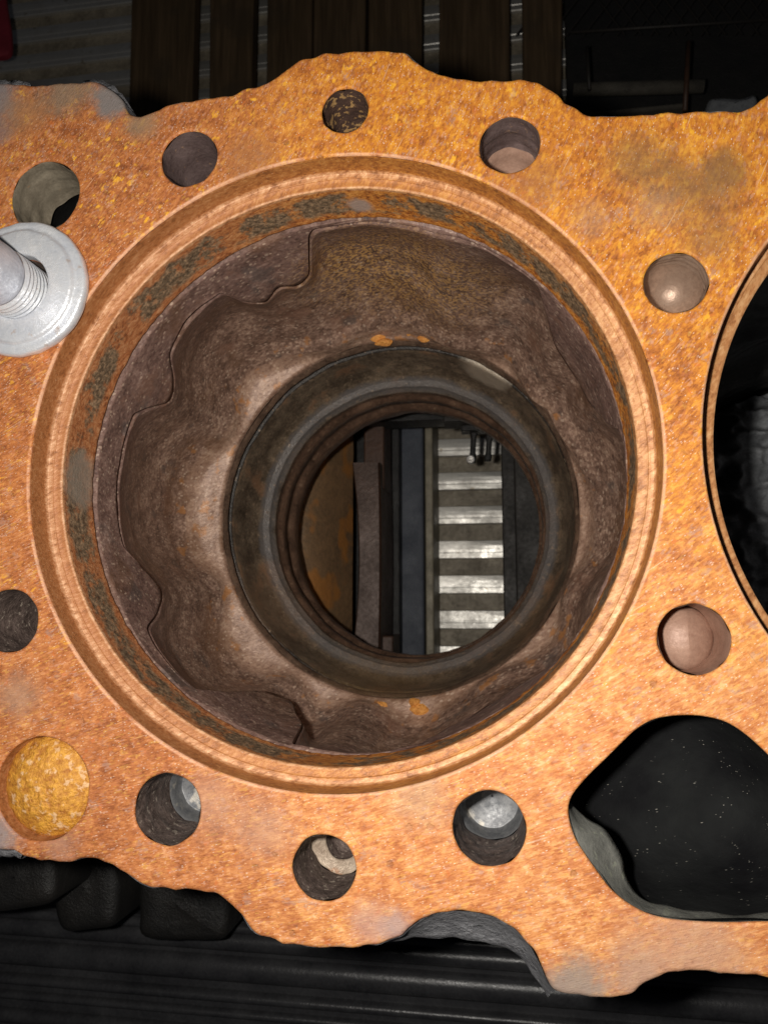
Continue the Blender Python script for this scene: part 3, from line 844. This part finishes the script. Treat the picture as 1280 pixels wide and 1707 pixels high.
# chipped grey casting edge at the upper left and lower left corner
def chipped(px_in, px_out, z1, name):
    A_ = spline(px_in, 6); B2 = spline(px_out, 6); rows = []
    for t, z in ((0, -.0022), (.2, -.0020), (.6, -.003), (1, z1), (.9, z1-.01)):
        row = []
        for p_, q_ in zip(A_, B2):
            g_ = W(*p_, 0).lerp(W(*q_, z1), t)
            g_ += Vector((nz(g_, 500, 4), nz(g_, 500, 8), 0))*.0009*t; g_.z = z+.0004*nz(g_, 400, 3)*min(1, t*3)
            row.append(g_)
        rows.append(row)
    mesh_grid_obj(name, rows, M['steel'], BLOCK, False)


chipped([(128, 156), (150, 162), (172, 178), (190, 192), (210, 198)], [(140, 132), (168, 134), (194, 148), (212, 170), (219, 194)], -.004, "chipped_edge")
chipped([(-120, 150), (-60, 156), (-20, 152), (20, 156), (48, 150)], [(-120, 130), (-60, 132), (-20, 133), (20, 134), (50, 138)], -.003, "chipped_edge")
chipped([(-60, 1400), (-30, 1404), (0, 1411), (20, 1418), (34, 1424)], [(-60, 1432), (-30, 1430), (0, 1430), (20, 1431), (38, 1431)], -.006, "chipped_edge")

# -- side castings of the block, low and nearly dark, lower left
def lump(name, pxs, z, h, mat, jit=.002):
    L = [Vector(W(a, b_, z).xy) for a, b_ in spline(pxs, 5, True)]
    if area(L) < 0: L.reverse()
    N = loop_normals(L, 1); cen = sum(L, Vector((0, 0)))/len(L)
    b = MB(); rows = wall_rows(L, N, [(-.001, z-h), (0, z-.004), (.0012, z-.0012), (.004, z)], jit*.5, 90, 3)
    for t in (.6, .3, .02):
        rows.append([(cen.x+(p[0]-cen.x)*t, cen.y+(p[1]-cen.y)*t, z+jit*nz((p[0]*t, p[1]*t), 60, 2)) for p in rows[3]])
    b.grid(rows); return b.build(name, mat, BLOCK)


lump("side_boss", [(85, 1430), (120, 1415), (170, 1420), (192, 1460), (190, 1540), (140, 1556), (95, 1545)], -.150, .1, M['dark'])
lump("side_boss", [(235, 1450), (300, 1440), (372, 1460), (376, 1560), (330, 1572), (240, 1566), (228, 1520)], -.165, .1, M['dark'])
lump("side_boss", [(-60, 1400), (60, 1400), (88, 1440), (86, 1500), (40, 1520), (-60, 1515)], -.12, .1, M['dark'])

# -- crankcase pieces seen through the bore
def slab(name, x0, x1, y0, y1, z, h, mat, parent=BLOCK, bev=.001, curve=0):
    p0, p1 = W(x0, y1, z), W(x1, y0, z)
    if not curve:
        b = MB(); b.box(p0.x, p1.x, p0.y, p1.y, z-h, z, bev); return b.build(name, mat, parent, smooth=False)
    b = MB(); rows = []
    for i in range(17):
        t = i/16; y = p0.y+(p1.y-p0.y)*t; bow = curve*(1-(2*t-1)**2)
        rows.append([(p0.x-bow, y, z-h), (p0.x-bow, y, z-.002), (p0.x-bow+.001, y, z), (p1.x-bow*.2-.001, y, z-.001), (p1.x-bow*.2, y, z-.003), (p1.x-bow*.2, y, z-h)])
    b.grid(rows, False); return b.build(name, mat, parent, smooth=False)


# curved crankcase wall on the left, falling away from the light
b = MB(); rows = []
for i in range(25):
    t = i/24; y = W(0, 1150, -.25).y+(W(0, 640, -.25).y-W(0, 1150, -.25).y)*t
    row = []
    for k in range(9):
        u = k/8
        z = -.230-.045*u+.012*math.sin(u*PI)
        x = W(470, 900, z).x+(W(588, 900, z).x-W(470, 900, z).x)*u
        row.append((x, y, z+.0012*nz((x, y), 60, 1)))
    rows.append(row)
b.grid(rows, False); b.build("crankcase_wall", M['rustp'], BLOCK)
slab("crankcase_web", 584, 632, 770, 1100, -.262, .05, M['brownp'], curve=-.0045)
slab("crankcase_web", 606, 640, 660, 815, -.275, .03, M['brownp'])
slab("crankcase_web", 600, 655, 1060, 1180, -.275, .03, M['brownp'])
slab("crankcase_gap_shade", 560, 665, 640, 1150, -.325, .02, M['dark'])  # black slab added to stand for the shaded gap beside the beam
slab("crankcase_web", 842, 866, 640, 1150, -.300, .05, M['umber'])
slab("crankcase_wall", 864, 960, 640, 1150, -.285, .05, M['umber'])
slab("crankcase_bridge", 560, 742, 640, 706, -.262, .02, M['dark'])
slab("crankcase_bridge", 738, 850, 640, 703, -.250, .02, M['umber'])
# beyond the second bore
slab("crankcase_wall", 985, 1180, 500, 1150, -.300, .05, M['dark'])

# piston cooling nozzle hanging at the top of the opening
def nozzle(px, py, length, ring):
    z = -.27; k = (CAM_H-z)/F_PX; p = W(px, py, z)
    b = MB(); wdt = 6*k
    rows = []
    for t, ww in ((0, 1.3), (.15, 1.2), (.3, .8), (.7, .8), (.85, 1.1), (1, .9)):
        y = p.y-length*k*t
        rows.append([(p.x+wdt*ww*math.cos(a)+4*k*t*-1, y, z+wdt*.7*math.sin(a)) for a in [2*PI*i/12 for i in range(12)]])
    o = b.grid(rows); n_ = len(rows)*12
    b.f += [tuple(range(o+11, o-1, -1)), tuple(range(o+n_-12, o+n_))]
    ob = b.build("cooling_nozzle", M['dark'], BLOCK)
    if ring:
        c = W(px-6, py+length*.86, z+.006); b = MB()
        b.grid(rev(c, [(7*k, c.z-.004), (7*k, c.z), (6*k, c.z+.0006), (3*k, c.z+.0006), (2.6*k, c.z-.001), (.0002, c.z-.001)], 24))
        b.build("nozzle_screw", M['thread'], ob)
    return ob


nozzle(790, 712, 62, True)
nozzle(816, 722, 48, False)
slab("nozzle_bracket", 768, 830, 700, 718, -.262, .012, M['dark'])

# ------------------------------------------------------------------ stud and washer on the deck
WC, WR = px_circle(46, 487, 107)
b = MB()
zt = .0038
pr = [(WR*.985, .0002), (WR, .0008), (WR, .0022), (WR*.985, .0028), (WR*.965, .0031), (WR*.90, .0032), (WR*.865, .0030), (WR*.85, .0036), (WR*.83, .0042), (WR*.80, .0044), (WR*.6, .0045), (WR*.50, .0044), (WR*.475, .0040), (WR*.47, .0030), (WR*.47, .0002)]
b.grid(rev(WC, pr, 96, .00025, 300, 2))
ws = b.build("flat_washer", M['zinc'])
tag(ws, "grey zinc plated flat washer lying on the rusty deck around the stud", "washer")
SC, SR = px_circle(37, 489, 48)
st = empty("threaded_stud", (SC.x, SC.y, 0)); tag(st, "zinc plated steel stud standing upright through the washer at the left edge", "stud")
b = MB(); pr = [(SR*.9, -.012)]; z = -.010
while z < .0105:
    pr += [(SR*1.0, z), (SR*.985, z+.0004), (SR*.90, z+.0008), (SR*.90, z+.0010)]; z += .0016
b.grid(rev(SC, pr, 72)); b.build("thread", M['zinc'], st)
b = MB(); b.grid(rev(SC, [(SR*.88, .0100), (SR*.93, .0112), (SR*.98, .0122), (SR, .014), (SR, .060), (SR*.95, .0615), (.00001, .062)], 72, .0001, 200)); b.build("shank", M['zincs'], st)

# ------------------------------------------------------------------ what lies below
FZ = -.400
b = MB(); b.box(-3, 3, -3, 3, FZ-.02, FZ)
floor = b.build("floor", M['valley'], smooth=False); tag(floor, kind='structure')
k_ = (CAM_H-FZ)/F_PX
pitch = 57.4*k_; y803 = W(780, 803, FZ).y
x0, x1 = W(-900, 800, FZ).x, W(2100, 800, FZ).x
prof = [(-.0074, 0), (-.0071, .0030), (-.0066, .0037), (-.0030, .0041), (.0000, .0041), (.0020, .0040), (.0024, .0037), (.0028, .0037), (.0062, .0035), (.0068, .0028), (.0071, 0)]
ribme = None
for i in range(-28, 20):
    y = y803-i*pitch
    if ribme is None:
        b = MB(); n = 60
        b.grid([[(x0+(x1-x0)*j/n, -py_, pz_+.0003*nz((j*3., py_*300), .7)) for py_, pz_ in prof] for j in range(n+1)], False)
        ob = b.build("rib", M['rib'], None, False); ribme = ob
    else:
        ob = ribme.copy(); C.objects.link(ob)
    ob.location = (0, y, FZ+.0002); ob.parent = floor

# steel beam under the block
bz = -.34
beam = empty("steel_beam", (W(675, 900, bz).x, 0, FZ)); tag(beam, "dark blue painted steel beam seen through the bore, left of the bright ribs", "beam")
p0, p1 = W(634, 900, bz), W(706, 900, bz)
b = MB(); b.box(p0.x, p1.x, -.14, W(0, 712, bz).y, FZ+.005, bz, .0015); b.build("web_plate", M['blue'], beam, False)
q0, q1 = W(705, 900, bz-.006), W(722, 900, bz-.006)
b = MB(); b.box(p1.x+.0005, q1.x, -.14, W(0, 640, bz).y, FZ+.005, bz-.006, .001); b.build("edge_flange", M['strip'], beam, False)

# pallet in the dark behind the block
pz = -.365
pal = empty("wooden_pallet", (W(560, 40, pz).x, W(560, 40, pz).y, FZ)); tag(pal, "dark brown wooden pallet lying behind the top edge of the block", "pallet")
for xa, xb, xc, xd, dz in ((226, 331, 213, 318, 0), (352, 428, 348, 417, .002), (448, 524, 443, 516, -.001), (526, 612, 520, 606, -.003), (616, 704, 612, 702, -.001), (734, 848, 730, 850, .001), (868, 940, 872, 934, -.002)):
    b = MB(); zt = pz+dz
    c = [W(xa, -260, zt), W(xb, -260, zt), W(xd, 260, zt), W(xc, 260, zt)]
    rows = []
    for z, e in ((zt-.012, 0), (zt-.001, 0), (zt, .001)):
        rows.append([(c[3].x+e, c[3].y+e, z), (c[2].x-e, c[2].y+e, z), (c[1].x-e, c[1].y-e, z), (c[0].x+e, c[0].y-e, z)])
    o = b.grid(rows); b.f.append((o+8, o+9, o+10, o+11)); b.build("plank", M['wood'], pal, False)
for y in (-150, 235):
    a0, a1 = W(215, y+22, pz-.014), W(940, y-22, pz-.014)
    b = MB(); b.box(a0.x, a1.x, a0.y, a1.y, FZ+.005, pz-.0135, .001); b.build("stringer", M['wood'], pal, False)

# red strap in the corner
rs = MB(); z = -.30
pts = [(2, -80), (10, 0), (18, 50), (17, 88), (-4, 96)]
L = [W(*p, z) for p in spline(pts, 5)]
rows = [[(p.x-.03, p.y, z+.001*math.sin(i)) for i, p in enumerate(L)], [(p.x-.001, p.y, z+.0012) for p in L], [(p.x, p.y, z) for p in L], [(p.x-.001, p.y, z-.004) for p in L]]
rs.grid(rows, False); o = rs.build("webbing_strap", M['red']); tag(o, "dark red webbing strap end at the top left corner", "strap")

# dim frame, bar and grey blocks at the upper right
fz = -.34
fr = empty("steel_rack", (W(1060, 120, fz).x, W(1060, 120, fz).y, FZ)); tag(fr, "dim dark steel rack with two upright rods behind the block", "rack")
def rod(name, xa, ya, xb, yb, z, r, mat, parent):
    a, b_ = W(xa, ya, z), W(xb, yb, z); d = (b_-a).normalized(); u = Vector((0, 0, 1)); v = d.cross(u)
    m = MB(); rows = [[tuple(p+u*r*math.cos(t)+v*r*math.sin(t)) for t in [2*PI*i/14 for i in range(14)]] for p in (a, a.lerp(b_, .5), b_)]
    o = m.grid(rows); m.f += [tuple(range(o+13, o-1, -1)), tuple(range(o+28, o+42))]; return m.build(name, mat, parent)
rod("rod", 978, 78, 982, 150, fz, .0013, M['umber'], fr); rod("rod", 1147, 70, 1141, 185, fz, .0018, M['brownp'], fr)
rod("crossbar", 955, 150, 1172, 144, fz-.006, .0048, M['mudgrey'], fr)
rod("top_rail", 950, 54, 1330, 30, fz-.02, .0012, M['umber'], fr)
b = MB()
pz2 = fz-.03
for i in range(16):
    for s in (-1, 1):
        a = W(950+i*28, -60, pz2); c = W(950+i*28+s*90, 58, pz2)
        t = .0006
        b.add([(a.x-t, a.y, pz2+s*.0006), (a.x+t, a.y, pz2+s*.0006), (c.x+t, c.y, pz2+s*.0006), (c.x-t, c.y, pz2+s*.0006),
               (a.x-t, a.y, pz2-.001+s*.0006), (a.x+t, a.y, pz2-.001+s*.0006), (c.x+t, c.y, pz2-.001+s*.0006), (c.x-t, c.y, pz2-.001+s*.0006)],
              [(0, 1, 2, 3), (4, 5, 6, 7), (0, 3, 7, 4), (1, 2, 6, 5)])
o = b.build("wire_mesh", M['umber'], fr, False); o["kind"] = "stuff"
b = MB(); a0, a1 = W(950, 330, fz-.05), W(1330, -200, fz-.05); b.box(a0.x, a1.x, a0.y, a1.y, fz-.07, fz-.05, .001)
b.build("tray", M['dark'], fr, False)
tb = MB(); a0, a1 = W(985, 186, fz), W(1145, 164, fz); tb.box(a0.x, a1.x, a0.y, a1.y, fz-.03, fz-.004, .002)
tag(tb.build("timber_offcut", M['mudgrey'], None, False), "dirty grey timber offcut lying below the rods of the rack", "timber")
L = [Vector(W(a, b_, fz).xy) for a, b_ in spline([(1182, 166), (1200, 158), (1232, 160), (1256, 154), (1264, 166), (1248, 200), (1190, 205)], 4, True)]
if area(L) < 0: L.reverse()
b = MB(); cen = sum(L, Vector((0, 0)))/len(L); rows = wall_rows(L, loop_normals(L, 1), [(0, fz-.02), (0, fz-.004), (.002, fz-.001), (.004, fz)], .001, 90)
rows.append([(cen.x+(p[0]-cen.x)*.05, cen.y+(p[1]-cen.y)*.05, fz+.001) for p in rows[3]])
b.grid(rows); tag(b.build("rag_bundle", M['rag'], None), "small pale rag bundle beside the rack at the upper right", "rag")

# black ribbed panel in front of the block
bz = -.205
pn = empty("ribbed_panel", (W(600, 1640, bz).x, W(600, 1640, bz).y, FZ)); tag(pn, "glossy black ribbed panel running along the bottom below the block", "panel")
def yl(x, y780, z): return y780-(780-x)*.0885
ya = W(780, 1562, bz).y
b = MB(); xa, xb = W(-500, 1600, bz).x, W(1900, 1600, bz).x
b.box(xa, xb, ya-.25, ya, bz-.02, bz, .001); b.build("base_plate", M['gloss'], pn, False)
for yy, wd, hh in ((1573, 9, .0030), (1596, 15, .0045), (1644, 20, .0050), (1692, 9, .0040), (1722, 7, .003), (1760, 12, .004), (1810, 12, .004), (1860, 12, .004)):
    c = W(780, yy, bz); k = (CAM_H-bz)/F_PX; b = MB(); n = 24
    rows = []
    for j in range(n+1):
        x = xa+(xb-xa)*j/n
        rows.append([(x, c.y+wd*k*math.cos(t), bz+.0002+hh*math.sin(t)) for t in [PI*i/10 for i in range(11)]])
    b.grid(rows, False); b.build("rib", M['gloss'], pn)

# grey rag stuffed down into the second bore
b = MB(); rz = -.168; rows = []; n = 110
for j in range(n+1):
    row = []
    for i in range(n+1):
        u, v = i/n*2-1, j/n*2-1
        # square to disc
        x_, y_ = u*math.sqrt(1-v*v/2), v*math.sqrt(1-u*u/2)
        x, y = BC2.x+x_*.0600, BC2.y+y_*.0600
        q1 = nz((x, y), 38, 2); q2 = nz((x+q1*.01, y*1.7), 75, 4); q3 = nz((x*1.4, y+q2*.01), 170, 6)
        row.append((x, y, rz+.012*q1+.016*(.5-abs(q2))+.004*q3-.010*max(0, (x_*x_+y_*y_)**.5-.8)/.2))
    rows.append(row)
b.grid(rows, False); tag(b.build("shop_rag", M['rag'], None), "crumpled grey rag stuffed inside the second bore at the right edge", "rag")
print("done")
